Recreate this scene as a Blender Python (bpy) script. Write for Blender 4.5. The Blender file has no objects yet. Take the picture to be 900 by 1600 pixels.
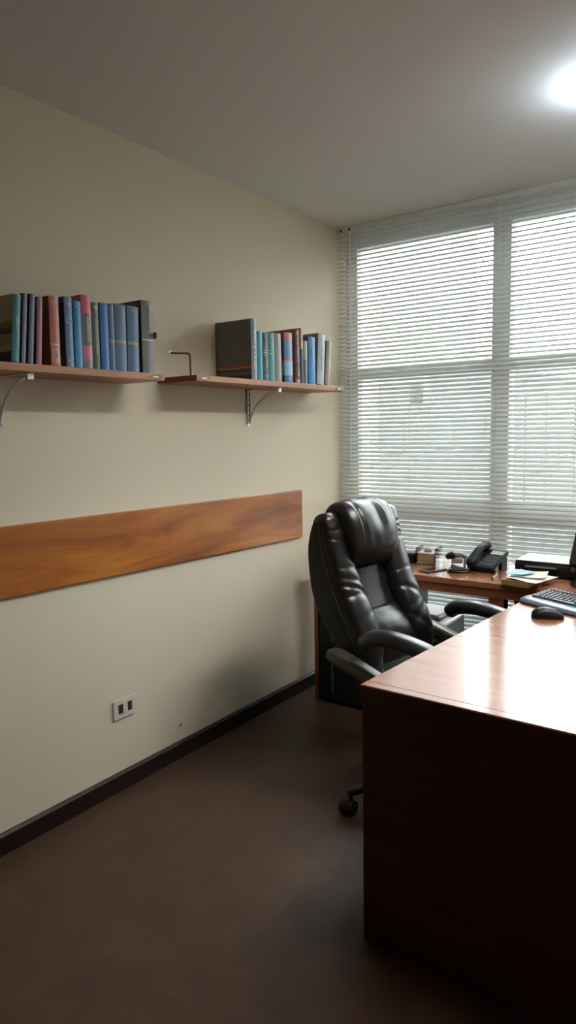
import bpy, bmesh, math, random
from mathutils import Vector, Matrix, Quaternion
random.seed(7)
PI = math.pi
SC = bpy.context.scene
COL = SC.collection

# ------------------------------------------------------------------ materials
def _nodes(name):
    m = bpy.data.materials.new(name); m.use_nodes = True
    nt = m.node_tree; b = nt.nodes['Principled BSDF']
    return m, nt, b
def plain(name, col, rough=.5, metal=0., coat=0., coat_rough=.1, bump=0., bscale=60., spec=.5, vary=0., sheen=0.):
    m, nt, b = _nodes(name)
    b.inputs['Base Color'].default_value = (*col, 1)
    b.inputs['Roughness'].default_value = rough
    b.inputs['Metallic'].default_value = metal
    b.inputs['Coat Weight'].default_value = coat
    b.inputs['Coat Roughness'].default_value = coat_rough
    b.inputs['Specular IOR Level'].default_value = spec
    tc = nt.nodes.new('ShaderNodeTexCoord')
    n = nt.nodes.new('ShaderNodeTexNoise'); n.inputs['Scale'].default_value = bscale
    n.inputs['Detail'].default_value = 4
    nt.links.new(tc.outputs['Object'], n.inputs['Vector'])
    if bump:
        bp = nt.nodes.new('ShaderNodeBump'); bp.inputs['Strength'].default_value = bump
        bp.inputs['Distance'].default_value = .002
        nt.links.new(n.outputs['Fac'], bp.inputs['Height']); nt.links.new(bp.outputs['Normal'], b.inputs['Normal'])
    if vary:
        mx = nt.nodes.new('ShaderNodeMix'); mx.data_type = 'RGBA'
        mx.inputs['A'].default_value = (*[c*(1-vary) for c in col], 1)
        mx.inputs['B'].default_value = (*[min(1, c*(1+vary)) for c in col], 1)
        nt.links.new(n.outputs['Fac'], mx.inputs['Factor']); nt.links.new(mx.outputs['Result'], b.inputs['Base Color'])
    return m
def wood(name, cols, axis='Y', scale=1., rough=.35, coat=0., coat_rough=.1, streak=14., spec=.5):
    """procedural wood: noise stretched along one axis, three-stop ramp"""
    m, nt, b = _nodes(name)
    tc = nt.nodes.new('ShaderNodeTexCoord'); mp = nt.nodes.new('ShaderNodeMapping')
    s = [streak*scale]*3; s['XYZ'.index(axis)] = 1.1*scale
    mp.inputs['Scale'].default_value = s
    nt.links.new(tc.outputs['Object'], mp.inputs['Vector'])
    n = nt.nodes.new('ShaderNodeTexNoise'); n.inputs['Scale'].default_value = 1.0
    n.inputs['Detail'].default_value = 6; n.inputs['Roughness'].default_value = .6; n.inputs['Distortion'].default_value = .6
    nt.links.new(mp.outputs['Vector'], n.inputs['Vector'])
    r = nt.nodes.new('ShaderNodeValToRGB')
    r.color_ramp.elements[0].position = .3; r.color_ramp.elements[0].color = (*cols[0], 1)
    r.color_ramp.elements[1].position = .70; r.color_ramp.elements[1].color = (*cols[2], 1)
    e = r.color_ramp.elements.new(.5); e.color = (*cols[1], 1)
    nt.links.new(n.outputs['Fac'], r.inputs['Fac']); nt.links.new(r.outputs['Color'], b.inputs['Base Color'])
    b.inputs['Roughness'].default_value = rough
    b.inputs['Coat Weight'].default_value = coat; b.inputs['Coat Roughness'].default_value = coat_rough
    b.inputs['Specular IOR Level'].default_value = spec
    return m
def banded(name, stops, height, rough=.4, noise=0.):
    """horizontal colour bands up an object's own Z (book jackets)"""
    m, nt, b = _nodes(name)
    tc = nt.nodes.new('ShaderNodeTexCoord'); sp = nt.nodes.new('ShaderNodeSeparateXYZ')
    nt.links.new(tc.outputs['Object'], sp.inputs[0])
    d = nt.nodes.new('ShaderNodeMath'); d.operation = 'DIVIDE'; d.inputs[1].default_value = height
    nt.links.new(sp.outputs['Z'], d.inputs[0])
    src = d.outputs[0]
    if noise:
        n = nt.nodes.new('ShaderNodeTexNoise'); n.inputs['Scale'].default_value = 22
        nt.links.new(tc.outputs['Object'], n.inputs['Vector'])
        a = nt.nodes.new('ShaderNodeMath'); a.operation = 'MULTIPLY_ADD'; a.inputs[1].default_value = noise
        nt.links.new(n.outputs['Fac'], a.inputs[0]); nt.links.new(src, a.inputs[2]); src = a.outputs[0]
    r = nt.nodes.new('ShaderNodeValToRGB'); r.color_ramp.interpolation = 'CONSTANT'
    els = r.color_ramp.elements
    els[0].position = stops[0][0]; els[0].color = (*stops[0][1], 1)
    els[1].position = stops[1][0]; els[1].color = (*stops[1][1], 1)
    for p, c in stops[2:]:
        e = els.new(p); e.color = (*c, 1)
    nt.links.new(src, r.inputs['Fac']); nt.links.new(r.outputs['Color'], b.inputs['Base Color'])
    b.inputs['Roughness'].default_value = rough
    return m
def emitter(name, col, strength):
    m = bpy.data.materials.new(name); m.use_nodes = True; nt = m.node_tree
    nt.nodes.clear(); o = nt.nodes.new('ShaderNodeOutputMaterial'); e = nt.nodes.new('ShaderNodeEmission')
    e.inputs['Color'].default_value = (*col, 1); e.inputs['Strength'].default_value = strength
    nt.links.new(e.outputs[0], o.inputs[0]); return m
def thin_clear(name, tint, gloss, rough=.02):
    m = bpy.data.materials.new(name); m.use_nodes = True; nt = m.node_tree
    nt.nodes.clear(); o = nt.nodes.new('ShaderNodeOutputMaterial')
    t = nt.nodes.new('ShaderNodeBsdfTransparent'); t.inputs['Color'].default_value = (*tint, 1)
    g = nt.nodes.new('ShaderNodeBsdfGlossy'); g.inputs['Roughness'].default_value = rough
    fr = nt.nodes.new('ShaderNodeFresnel'); fr.inputs['IOR'].default_value = gloss
    mx = nt.nodes.new('ShaderNodeMixShader')
    nt.links.new(fr.outputs[0], mx.inputs[0]); nt.links.new(t.outputs[0], mx.inputs[1]); nt.links.new(g.outputs[0], mx.inputs[2])
    nt.links.new(mx.outputs[0], o.inputs[0]); return m

def floor_material():
    m, nt, b = _nodes('brown_floor')
    tc = nt.nodes.new('ShaderNodeTexCoord'); mp = nt.nodes.new('ShaderNodeMapping')
    mp.inputs['Location'].default_value = (.23, .01, 0)
    nt.links.new(tc.outputs['Object'], mp.inputs['Vector'])
    br = nt.nodes.new('ShaderNodeTexBrick'); br.offset = 0.; br.inputs['Scale'].default_value = 1.
    br.inputs['Brick Width'].default_value = .6; br.inputs['Row Height'].default_value = .6
    br.inputs['Mortar Size'].default_value = .0016; br.inputs['Mortar Smooth'].default_value = .4
    br.inputs['Color1'].default_value = (.050, .0265, .0155, 1); br.inputs['Color2'].default_value = (.058, .031, .018, 1)
    br.inputs['Mortar'].default_value = (.066, .041, .028, 1)
    nt.links.new(mp.outputs['Vector'], br.inputs['Vector'])
    n = nt.nodes.new('ShaderNodeTexNoise'); n.inputs['Scale'].default_value = 7; n.inputs['Detail'].default_value = 8
    n.inputs['Roughness'].default_value = .65
    nt.links.new(tc.outputs['Object'], n.inputs['Vector'])
    r = nt.nodes.new('ShaderNodeValToRGB')
    r.color_ramp.elements[0].position = .3; r.color_ramp.elements[0].color = (.7, .7, .7, 1)
    r.color_ramp.elements[1].position = .7; r.color_ramp.elements[1].color = (1.25, 1.2, 1.1, 1)
    nt.links.new(n.outputs['Fac'], r.inputs['Fac'])
    mx = nt.nodes.new('ShaderNodeMix'); mx.data_type = 'RGBA'; mx.blend_type = 'MULTIPLY'; mx.inputs['Factor'].default_value = 1
    nt.links.new(br.outputs['Color'], mx.inputs['A']); nt.links.new(r.outputs['Color'], mx.inputs['B'])
    nt.links.new(mx.outputs['Result'], b.inputs['Base Color'])
    b.inputs['Roughness'].default_value = .42; b.inputs['Specular IOR Level'].default_value = .35
    bp = nt.nodes.new('ShaderNodeBump'); bp.inputs['Strength'].default_value = .12; bp.inputs['Distance'].default_value = .002
    nt.links.new(n.outputs['Fac'], bp.inputs['Height']); nt.links.new(bp.outputs['Normal'], b.inputs['Normal'])
    return m

M = {}
M['wall'] = plain('cream_wall_paint', (.69, .615, .465), .75, bump=.05, bscale=90, vary=.02)
M['darkwall'] = wood('dark_unseen_wall_wood', ((.045, .022, .013), (.07, .035, .02), (.10, .05, .03)), 'Z', 1., .5)  # for the unseen wall, made dark to cut bounce onto the desk
M['ceil'] = plain('ceiling_paint', (.76, .785, .80), .8, bump=.04, bscale=70)
M['lintel'] = plain('window_wall_paint', (.62, .62, .60), .7)
M['floor'] = floor_material()
M['base'] = plain('dark_baseboard', (.014, .006, .0045), .42, spec=.25)
M['frame'] = plain('window_frame_paint', (.62, .63, .62), .45)
M['glass'] = thin_clear('window_glass', (.95, .97, .97), 1.45)
M['acrylic'] = thin_clear('clear_acrylic', (.93, .95, .95), 1.9, .04)
M['slat'] = plain('blind_slat', (.67, .69, .65), .42)
M['cord'] = plain('blind_cord', (.85, .85, .83), .6)
M['plastic_white'] = plain('white_plastic', (.62, .58, .50), .4)
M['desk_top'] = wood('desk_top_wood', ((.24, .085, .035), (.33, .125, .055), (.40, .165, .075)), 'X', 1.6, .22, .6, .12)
M['desk_side_shaded'] = wood('desk_side_shaded_wood', ((.030, .0055, .003), (.045, .0085, .0045), (.060, .012, .006)), 'X', 2., .35, .2, .2)  # same desk wood darkened, so the panels' shade sits in the colour
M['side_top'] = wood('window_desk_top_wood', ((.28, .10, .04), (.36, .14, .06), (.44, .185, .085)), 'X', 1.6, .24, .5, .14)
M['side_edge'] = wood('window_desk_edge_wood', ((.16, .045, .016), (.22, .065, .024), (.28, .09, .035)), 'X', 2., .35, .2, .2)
M['rail'] = wood('chair_rail_wood', ((.10, .020, .003), (.34, .10, .009), (.52, .20, .028)), 'Y', 1.0, .40, .15, .2, 7.5)
M['shelf'] = wood('shelf_wood', ((.30, .125, .055), (.37, .165, .078), (.44, .21, .105)), 'Y', 2.2, .42)
M['shelf_end_shade'] = wood('shelf_end_shade_wood', ((.12, .028, .015), (.16, .038, .02), (.2, .05, .028)), 'X', 2., .45)
M['leather'] = plain('black_leather', (.0085, .0075, .007), .31, bump=.25, bscale=220, spec=.5)
M['leather_dark'] = plain('black_leather_shell', (.006, .0055, .0055), .5, bump=.3, bscale=220, spec=.35)
M['arm'] = plain('black_arm_pad', (.009, .0085, .009), .3, spec=.55)
M['armframe'] = plain('dark_olive_plastic', (.045, .042, .028), .32, spec=.6)
M['black'] = plain('black_plastic', (.008, .008, .009), .45, spec=.35)
M['blackgloss'] = plain('gloss_black_plastic', (.010, .010, .012), .16)
M['dkgrey'] = plain('dark_grey_plastic', (.055, .062, .072), .35)
M['keytop'] = plain('key_caps', (.06, .07, .085), .5)  # black caps lightened towards blue grey for the reflected sky
M['sky_sheen'] = plain('sky_sheen_plastic', (.075, .095, .125), .33)  # sky reflection on the black keyboard, put into a blue grey colour
M['metal'] = plain('brushed_metal', (.62, .61, .58), .32, 1.)
M['darkmetal'] = plain('bronze_metal', (.16, .11, .075), .38, 1.)
M['zinc'] = plain('zinc_bracket', (.70, .70, .67), .4, .7)
M['grey'] = plain('grey_metal_paint', (.20, .21, .19), .4)
M['paper'] = plain('white_paper', (.86, .86, .84), .8)
M['cream_paper'] = plain('cream_paper', (.80, .74, .60), .8)
M['blue_paper'] = plain('pale_blue_paper', (.35, .60, .70), .7)
M['kraft'] = plain('kraft_paper', (.36, .255, .15), .8, vary=.1, bscale=40)
M['brown_book'] = plain('yellow_brown_card', (.36, .21, .06), .6)
M['pages'] = plain('book_pages', (.66, .58, .44), .85, bump=.2, bscale=300)
M['screen'] = plain('screen_glass', (.01, .01, .012), .12)
M['lcd'] = plain('phone_display', (.62, .68, .68), .25)
M['white'] = plain('white_lettering', (.82, .82, .78), .6)
M['dot'] = plain('blue_badge', (.16, .25, .5), .35)
M['socketdark'] = plain('outlet_recess', (.05, .035, .025), .6)
M['red'] = plain('red_ribbon', (.5, .03, .03), .6)

# ------------------------------------------------------------------ mesh helpers
class MB:
    def __init__(s): s.v = []; s.f = []
    def add(s, vs, fs, mat=None):
        o = len(s.v)
        for p in vs:
            p = Vector(p); s.v.append(tuple(mat @ p) if mat is not None else tuple(p))
        for f in fs: s.f.append(tuple(i+o for i in f))
        return s
    def box(s, x0, x1, y0, y1, z0, z1, mat=None):
        return s.add([(x0,y0,z0),(x1,y0,z0),(x1,y1,z0),(x0,y1,z0),(x0,y0,z1),(x1,y0,z1),(x1,y1,z1),(x0,y1,z1)],
              [(0,3,2,1),(4,5,6,7),(0,1,5,4),(1,2,6,5),(2,3,7,6),(3,0,4,7)], mat)
    def prism(s, poly, z0, z1, mat=None):
        n = len(poly)
        return s.add([(x,y,z0) for x,y in poly]+[(x,y,z1) for x,y in poly],
              [tuple(range(n-1,-1,-1)), tuple(range(n,2*n))]+[(i,(i+1)%n,n+(i+1)%n,n+i) for i in range(n)], mat)
    def loft(s, rings, mat=None, cap=True):
        n = len(rings[0]); vs = [p for r in rings for p in r]; fs = []
        for k in range(len(rings)-1):
            for i in range(n):
                fs.append((k*n+i, k*n+(i+1)%n, (k+1)*n+(i+1)%n, (k+1)*n+i))
        if cap:
            fs.append(tuple(range(n-1,-1,-1))); fs.append(tuple(range((len(rings)-1)*n, len(rings)*n)))
        return s.add(vs, fs, mat)
    def tube(s, pts, r, n=10, mat=None):
        pts = [Vector(p) for p in pts]; rings = []; up = None
        for i, p in enumerate(pts):
            t = (pts[min(i+1,len(pts)-1)]-pts[max(i-1,0)]).normalized()
            if up is None:
                up = Vector((0,0,1)) if abs(t.z) < .9 else Vector((1,0,0))
            a = (up - t*up.dot(t)).normalized(); b = t.cross(a); up = a
            rr = r[i] if isinstance(r,(list,tuple)) else r
            rings.append([p+(a*math.cos(q)+b*math.sin(q))*rr for q in [2*PI*k/n for k in range(n)]])
        return s.loft(rings, mat)
    def cyl(s, p0, p1, r, n=24, r1=None, mat=None):
        return s.tube([p0, p1], [r, r if r1 is None else r1], n, mat)
    def lathe(s, prof, n=28, mat=None, sx=1., sy=1.):
        rings = [[(r*math.cos(2*PI*k/n)*sx, r*math.sin(2*PI*k/n)*sy, z) for k in range(n)] for r, z in prof]
        return s.loft(rings, mat)
    def build(s, name, mat, parent=None, smooth=False, bevel=0., seg=2, loc=None, rot=None, angle=35):
        me = bpy.data.meshes.new(name); me.from_pydata(s.v, [], s.f); me.update()
        bm = bmesh.new(); bm.from_mesh(me); bmesh.ops.recalc_face_normals(bm, faces=bm.faces); bm.to_mesh(me); bm.free()
        for m in (mat if isinstance(mat, (list, tuple)) else [mat]): me.materials.append(m)
        o = bpy.data.objects.new(name, me); COL.objects.link(o)
        if parent is not None: o.parent = parent
        if loc is not None: o.location = loc
        if rot is not None: o.rotation_euler = rot
        if bevel:
            b = o.modifiers.new('bevel', 'BEVEL'); b.width = bevel; b.segments = seg; b.limit_method = 'ANGLE'; b.angle_limit = math.radians(30)
            b.harden_normals = False
        if smooth or bevel:
            me.polygons.foreach_set('use_smooth', [True]*len(me.polygons))
            me.set_sharp_from_angle(angle=math.radians(angle))
        return o

def crom(pts, n=5):
    """Catmull-Rom resample of tuples"""
    P = [tuple(p) for p in pts]; out = []
    for i in range(len(P)-1):
        a = P[max(i-1,0)]; b = P[i]; c = P[i+1]; d = P[min(i+2,len(P)-1)]
        for k in range(n):
            t = k/n
            out.append(tuple(.5*(2*q+(-p+r)*t+(2*p-5*q+4*r-w)*t*t+(-p+3*q-3*r+w)*t**3) for p,q,r,w in zip(a,b,c,d)))
    out.append(P[-1]); return out

def sweep_uz(mb, stations, exp=2.6, n=28, sub=5, endr=.8, crease=None):
    """soft padded bar: stations (u, z, v, half_width_v, half_thick); swept in the u-z plane, rounded ends"""
    S = crom(stations, sub); rings = []
    def tang(i):
        a = S[max(i-1,0)]; b = S[min(i+1,len(S)-1)]
        t = Vector((b[0]-a[0], 0, b[1]-a[1])); return t.normalized()
    def ring(c, t, hw, hn, v, tt):
        nrm = Vector((t.z, 0, -t.x)); R = []
        for k in range(n):
            a = 2*PI*k/n; ca, sa = math.cos(a), math.sin(a)
            cv = math.copysign(abs(ca)**(2/exp), ca); sn = math.copysign(abs(sa)**(2/exp), sa)
            d = hn*sn
            if crease and sn > .3: d -= crease(cv*hw, tt)*min(1, hn/.02)
            R.append(Vector((c[0], v+hw*cv, c[1])) + nrm*d)
        return R
    L = len(S)
    def cap(i, sgn):
        u, z, v, hw, hn = S[i]; t = tang(i); out = []
        r = min(hn, hw)*endr
        for q in (.08, .25, .5, .75, .93):
            a = q*PI/2; k = math.sin(a); off = r*math.cos(a)
            c = Vector((u,0,z)) + t*sgn*off
            shr = r*(1-k)
            out.append(ring((c.x, c.z), t, hw-shr, max(hn-shr, .001), v, i/(L-1)))
        return out
    first = cap(0, -1); last = cap(L-1, 1); last.reverse()
    rings = first + [ring((S[i][0], S[i][1]), tang(i), S[i][3], S[i][4], S[i][2], i/(L-1)) for i in range(L)] + last
    mb.loft(rings); return mb

def thing(name, label, cat, loc=(0,0,0), rz=0., group=None):
    o = bpy.data.objects.new(name, None); COL.objects.link(o); o.empty_display_size = .05
    o.location = loc; o.rotation_euler = (0,0,rz)
    o['label'] = label; o['category'] = cat
    if group: o['group'] = group
    return o
def tag(o, label, cat, group=None):
    o['label'] = label; o['category'] = cat
    if group: o['group'] = group
    return o
def struct(o): o['kind'] = 'structure'; return o
def text_mesh(name, body, size, mat, parent, loc, rot, extr=.0004, spacing=1., line=1., align='CENTER', sx=1.):
    cu = bpy.data.curves.new(name, 'FONT'); cu.body = body; cu.size = size; cu.extrude = extr
    cu.align_x = align; cu.align_y = 'CENTER'; cu.space_character = spacing; cu.space_line = line
    tmp = bpy.data.objects.new(name+'_source', cu); COL.objects.link(tmp)
    dg = bpy.context.evaluated_depsgraph_get()
    me = bpy.data.meshes.new_from_object(tmp.evaluated_get(dg))
    bpy.data.objects.remove(tmp); bpy.data.curves.remove(cu)
    me.name = name; me.materials.clear(); me.materials.append(mat)
    o = bpy.data.objects.new(name, me); COL.objects.link(o); o.parent = parent
    o.location = loc; o.rotation_euler = rot; o.scale = (sx,1,1)
    return o

# ------------------------------------------------------------------ room shell
H = 2.572; XR = 3.3; YF = -5.0
struct(MB().box(-.12, XR+.12, YF-.12, .22, -.12, 0).build('floor', M['floor']))
struct(MB().box(-.12, XR+.12, YF-.12, .22, H, H+.12).build('ceiling', M['ceil']))
struct(MB().box(-.12, 0, YF, .22, 0, H).build('wall_left', M['wall']))
struct(MB().box(XR, XR+.12, YF, .22, 0, H).build('wall_right', plain('right_wall_paint', (.46, .41, .32), .8)))
struct(MB().box(0, XR, YF-.12, YF, 0, H).build('wall_front', M['darkwall']))
# window wall: lintel above the glass, low curb, narrow jamb at the left corner
WY = .06
wb = MB().box(0, XR, WY, .22, 2.482, H).box(0, XR, WY, .22, 0, .10).box(0, .070, WY, .22, .10, 2.482)
struct(wb.build('wall_back', M['lintel']))
struct(MB().prism([(0,YF),(.014,YF),(.014,.02),(0,.02)], 0, .066).add(
    [(0,YF,.066),(.014,YF,.066),(.014,.02,.066),(0,.02,.066),(0,YF,.076),(.006,YF,.076),(.006,.02,.076),(0,.02,.076)],
    [(0,3,2,1),(4,5,6,7),(0,1,5,4),(1,2,6,5),(2,3,7,6),(3,0,4,7)]).build('baseboard_left', M['base']))
struct(MB().box(.016, XR, .046, WY, 0, .075).build('baseboard_back', M['base'], bevel=.003))
# windows: three bays between mullions, each with frame, transoms and three panes
bays = [(.070, .916), (.916, 2.02), (2.02, XR)]
for i, (a, b) in enumerate(bays):
    w = bpy.data.objects.new('window_%d' % (i+1), None); COL.objects.link(w); w.location = (a, WY, 0); struct(w)
    L = b-a; hm = .047
    l0 = 0 if i == 0 else hm
    tz = (1.732, 1.797)
    f = MB()
    if i > 0: f.box(0, hm, 0, .09, .10, 2.482)
    else: f.box(0, .004, 0, .09, .10, 2.482)
    f.box(L-hm, L, 0, .09, .10, 2.482)
    f.box(l0, L-hm, .004, .086, tz[0], tz[1]); f.box(l0, L-hm, .004, .086, .93, 1.05)
    f.box(l0, L-hm, .004, .086, .10, .14); f.box(l0, L-hm, .004, .086, 2.472, 2.482)
    f.build('window_frame', M['frame'], w, bevel=.004)
    for z0, z1 in ((.14,.93),(1.05,tz[0]),(tz[1],2.472)):
        MB().box(l0, L-hm, .042, .047, z0, z1).build('pane', M['glass'], w)
    if i < 2:
        MB().box(L*.52, L*.52+.11, -.006, .006, tz[0]+.012, tz[0]+.026).build('window_latch', M['frame'], w, bevel=.003)

# ------------------------------------------------------------------ outside, far below and across the street
struct(MB().box(-60, 60, 3, 90, -14.2, -14).build('ground', plain('street_ground', (.09, .09, .09), .9)))
def building(x0, x1, y0, y1, top, col, label, rows, colsn):
    b = thing('building', label, 'building', ((x0+x1)/2, (y0+y1)/2, -14))
    hx = (x1-x0)/2; hy = (y1-y0)/2; h = top+14
    MB().box(-hx, hx, -hy, hy, 0, h-.25).build('facade', plain('pale_facade', col, .8, vary=.06, bscale=.6), b)
    MB().box(-hx, hx, -hy, hy, h-.25, h).build('roof', plain('pale_roof', [c*.9 for c in col], .8), b)
    wm = plain('far_window', (.060, .072, .077), .6)
    for r in range(rows):
        for c in range(colsn):
            xc = -hx + (c+.5)*2*hx/colsn; ww = hx/colsn*.62; zc = h-1.9-r*3.0
            MB().box(xc-ww, xc+ww, -hy-.03, -hy+.05, zc-.7, zc+.6).build('window', wm, b)
building(-24, -10.42, 20, 30, 16, (.17, .17, .17), 'tall pale tower filling the left edge of the view', 6, 3)
building(-10.40, -9.17, 20.02, 21.2, 3.2, (.072, .075, .076), 'low grey building beside the tall pale tower', 3, 1)
building(-9.15, -8.40, 20.02, 28, 2.35, (.076, .079, .080), 'lowest narrow building between two taller ones', 3, 1)
building(-8.38, -4.98, 20, 29, 3.35, (.068, .073, .076), 'wide grey building behind the window mullion', 3, 3)
building(-4.96, -4.30, 20.02, 29, 2.60, (.074, .076, .076), 'narrow light grey building right of the mullion', 3, 1)
building(-4.28, -3.40, 20, 28, 2.68, (.072, .073, .072), 'stepped pale block in the middle of the right window', 3, 2)
building(-3.38, 6, 20.02, 30, 2.38, (.078, .078, .074), 'long pale building at the right of the view', 3, 9)

# ------------------------------------------------------------------ venetian blind
def make_blind():
    t = thing('venetian_blind', 'off white venetian blind covering the whole window wall from ceiling to floor', 'blind', (.005, -.032, 0))
    W = XR-.012
    MB().box(0, W, -.020, .020, 2.540, 2.571).build('headrail', M['slat'], t, bevel=.003)
    n = 106; pitch = .0232; tilt = math.radians(36); hw = .0125; mb = MB()
    top = 2.522
    for k in range(n):
        z = top - k*pitch; R = []
        for s in (0, 1):
            ring = []
            for j in range(6):
                a = -1 + 2*j/5
                y = a*hw; zz = .0022*(1-a*a)
                ring.append((y, zz+.0004))
            for j in range(5, -1, -1):
                a = -1+2*j/5; ring.append((a*hw, .0022*(1-a*a)-.0004))
            R.append([(s*W, y*math.cos(tilt)-zz*math.sin(tilt), z+y*math.sin(tilt)+zz*math.cos(tilt)) for y, zz in ring])
        mb.loft(R)
    mb.build('slats', M['slat'], t, smooth=True, angle=50)
    zb = top - n*pitch
    MB().box(0, W, -.012, .012, zb-.010, zb+.006).build('bottom_rail', M['slat'], t, bevel=.003)
    for x in (.125, .50, .93, 1.45, 1.95, 2.45, 2.95):
        c = MB()
        for y in (-.0145, .0145): c.tube([(x, y, zb), (x, y, 2.545)], .0008, 6)
        c.build('ladder_cord', M['cord'], t)
    MB().tube([(.09, -.026, 2.54), (.09, -.030, 1.20)], .0035, 8).build('tilt_wand', M['cord'], t, smooth=True)
    c = MB(); c.tube([(.048, -.022, 2.54), (.050, -.024, 2.405), (.062, -.026, 2.385)], .0012, 6)
    c.tube([(.044, -.028, 2.415), (.053, -.028, 2.396), (.066, -.028, 2.380)], [.002, .0042, .003], 10)
    c.build('pull_cord', M['cord'], t)
    c = MB(); c.lathe([(.001, -.010), (.007, -.008), (.0085, 0), (.006, .008), (.001, .010)], 14, Matrix.Translation((.049, -.028, 2.372)))
    c.build('cord_tassel', M['cord'], t, smooth=True)
    for x in (.030, .085):
        MB().cyl((x, -.026, 2.553), (x, -.019, 2.553), .006, 14).build('mounting_screw', M['black'], t)
make_blind()

# ------------------------------------------------------------------ ceiling lights
lampmat = emitter('lamp_diffuser', (1., 1., 1.), 135.)
tl = thing('ceiling_light', 'long white ceiling light fixture over the big desk', 'lamp', (1.86, -1.3, H))
hb = MB().box(-.17, .17, -.65, .65, -.012, 0)
for a in (-.17, .162): hb.box(a, a+.008, -.65, .65, -.135, -.012)
for a in (-.65, .642): hb.box(-.162, .162, a, a+.008, -.135, -.012)
hb.build('housing', M['plastic_white'], tl)
for xx in (-.035, .075):
    MB().cyl((xx, -.60, -.032), (xx, .60, -.032), .014, 16).build('tube', lampmat, tl, smooth=True)
for k in range(9):
    MB().box(-.162, .162, -.522+k*.1305, -.519+k*.1305, -.132, -.060).build('louvre', M['plastic_white'], tl)
t2 = thing('ceiling_light', 'small round ceiling light near the window', 'lamp', (1.60, -.93, H))
MB().lathe([(.07, 0), (.07, -.012), (.06, -.02)], 28).build('rose', M['plastic_white'], t2, smooth=True)
MB().lathe([(.02, -.0205), (.055, -.026), (.066, -.05), (.055, -.078), (.02, -.09), (.001, -.091)], 28).build('globe', emitter('globe_glow', (.78, .91, 1.), 54.), t2, smooth=True)

# ------------------------------------------------------------------ wall fittings
cr = MB()
cr.add([(0,-3.6,.9105),(.018,-3.6,.9105),(.018,-.455,.868),(0,-.455,.868),(0,-3.6,1.1445),(.018,-3.6,1.1445),(.018,-.455,1.123),(0,-.455,1.123)],
    [(0,3,2,1),(4,5,6,7),(0,1,5,4),(1,2,6,5),(2,3,7,6),(3,0,4,7)])
tag(cr.build('chair_rail', M['rail'], bevel=.002), 'long golden brown wooden board fixed flat along the cream wall', 'wall panel')

o = thing('wall_outlet', 'white wall outlet plate with one socket and two empty bays above the baseboard', 'outlet', (0, -1.735, .335))
# plate with a window, +x is outwards; y along the wall
pl = MB()
for y0, y1, z0, z1 in ((-.059,.059,.020,.038),(-.059,.059,-.038,-.020),(-.059,-.036,-.020,.020),(.036,.059,-.020,.020)):
    pl.box(0.001, .007, y0, y1, z0, z1)
pl.build('plate', M['plastic_white'], o)
MB().box(.0005, .0022, -.036, .036, -.020, .020).build('recess', M['socketdark'], o)
sk = MB().box(.002, .0085, -.0115, .0115, -.0195, .0195).build('socket_module', M['plastic_white'], o, bevel=.001)
hl = MB()
for z in (-.008, .008): hl.cyl((.0083, 0, z), (.0092, 0, z), .0022, 12)
hl.build('pin_hole', M['socketdark'], sk)
for z in (-.029, .029):
    MB().cyl((.006, -.047 if z < 0 else .047, z*0), (.0078, -.047 if z < 0 else .047, z*0), .003, 12).build('plate_screw', M['zinc'], o)
tag(MB().cyl((.0, -1.42, .144), (.004, -1.42, .144), .0045, 12).tube([(.002,-1.42,.146),(.004,-1.4195,.158)], .0012, 6).build('wall_plug', M['socketdark']),
    'tiny dark screw plug in the wall just above the baseboard', 'wall plug')

# ------------------------------------------------------------------ shelves
def shelf(y0, y1, ztop, label, brackets, endmat):
    t = thing('wall_shelf', label, 'shelf', (0, y0, ztop))
    L = y1-y0; th = .024
    MB().box(0.001, .22, .0015, L, -th, 0).build('board', M['shelf'], t, bevel=.0015)
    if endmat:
        MB().box(.001, .2195, -.0005, .0013, -th+.001, -.001).build('end_shade_face', M['shelf_end_shade'], t)  # left end face given darker wood to carry its shade
    for yy in ([.045] if endmat else []) + [L-.045]:
        pl = MB(); ring = []
        # oval keyhole plate on the front edge
        for R in ((.034, .0095), (.020, .0045)):
            ring.append([( .2205, yy+R[0]*math.cos(2*PI*k/24), -th/2+R[1]*math.sin(2*PI*k/24)) for k in range(24)])
        outer, inner = ring
        vs = outer+inner+[(x+.0015,y,z) for x,y,z in outer]+[(x+.0015,y,z) for x,y,z in inner]
        fs = []
        for k in range(24):
            j = (k+1)%24
            fs += [(48+k,48+j,72+j,72+k),(k,j,48+j,48+k),(24+k,72+k,72+j,24+j)]
        pl.add(vs, fs); pl.build('keyhole_plate', M['darkmetal'], t)
        MB().box(.2203, .2212, yy-.014, yy+.014, -th/2-.002, -th/2+.002).build('keyhole_bolt', M['metal'], t, bevel=.0008)
    for yb in brackets:
        b = MB(); y = yb-y0
        b.box(.0005, .004, y-.011, y+.011, -.20, -th); b.box(.004, .011, y-.011, y-.008, -.19, -th); b.box(.004, .011, y+.008, y+.011, -.19, -th)
        b.box(.004, .205, y-.008, y+.008, -th-.004, -th-.0005)
        bo = b.build('bracket', M['zinc'], t, bevel=.001)
        st = MB()
        P = crom([(.012,y,-.185),(.022,y,-.150),(.052,y,-.105),(.10,y,-.067),(.150,y,-.042),(.190,y,-.030)], 5)
        st.tube(P, .0045, 10); st.build('brace', M['zinc'], bo, smooth=True)
        sl = MB()
        for k in range(6): sl.box(.0040, .0046, y-.004, y+.004, -.175+k*.024, -.165+k*.024)
        sl.build('slot', M['black'], bo)
        cl = MB().box(.186, .196, y-.012, y+.012, -th-.022, -th-.004); cl.build('clip', M['zinc'], bo, bevel=.001)
    MB().cyl((.11, L-.08, -th-.002), (.11, L-.08, -th), .004, 10).build('screw_head', M['darkmetal'], t)
    return t
Z1 = 1.658; Z2 = 1.667
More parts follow.
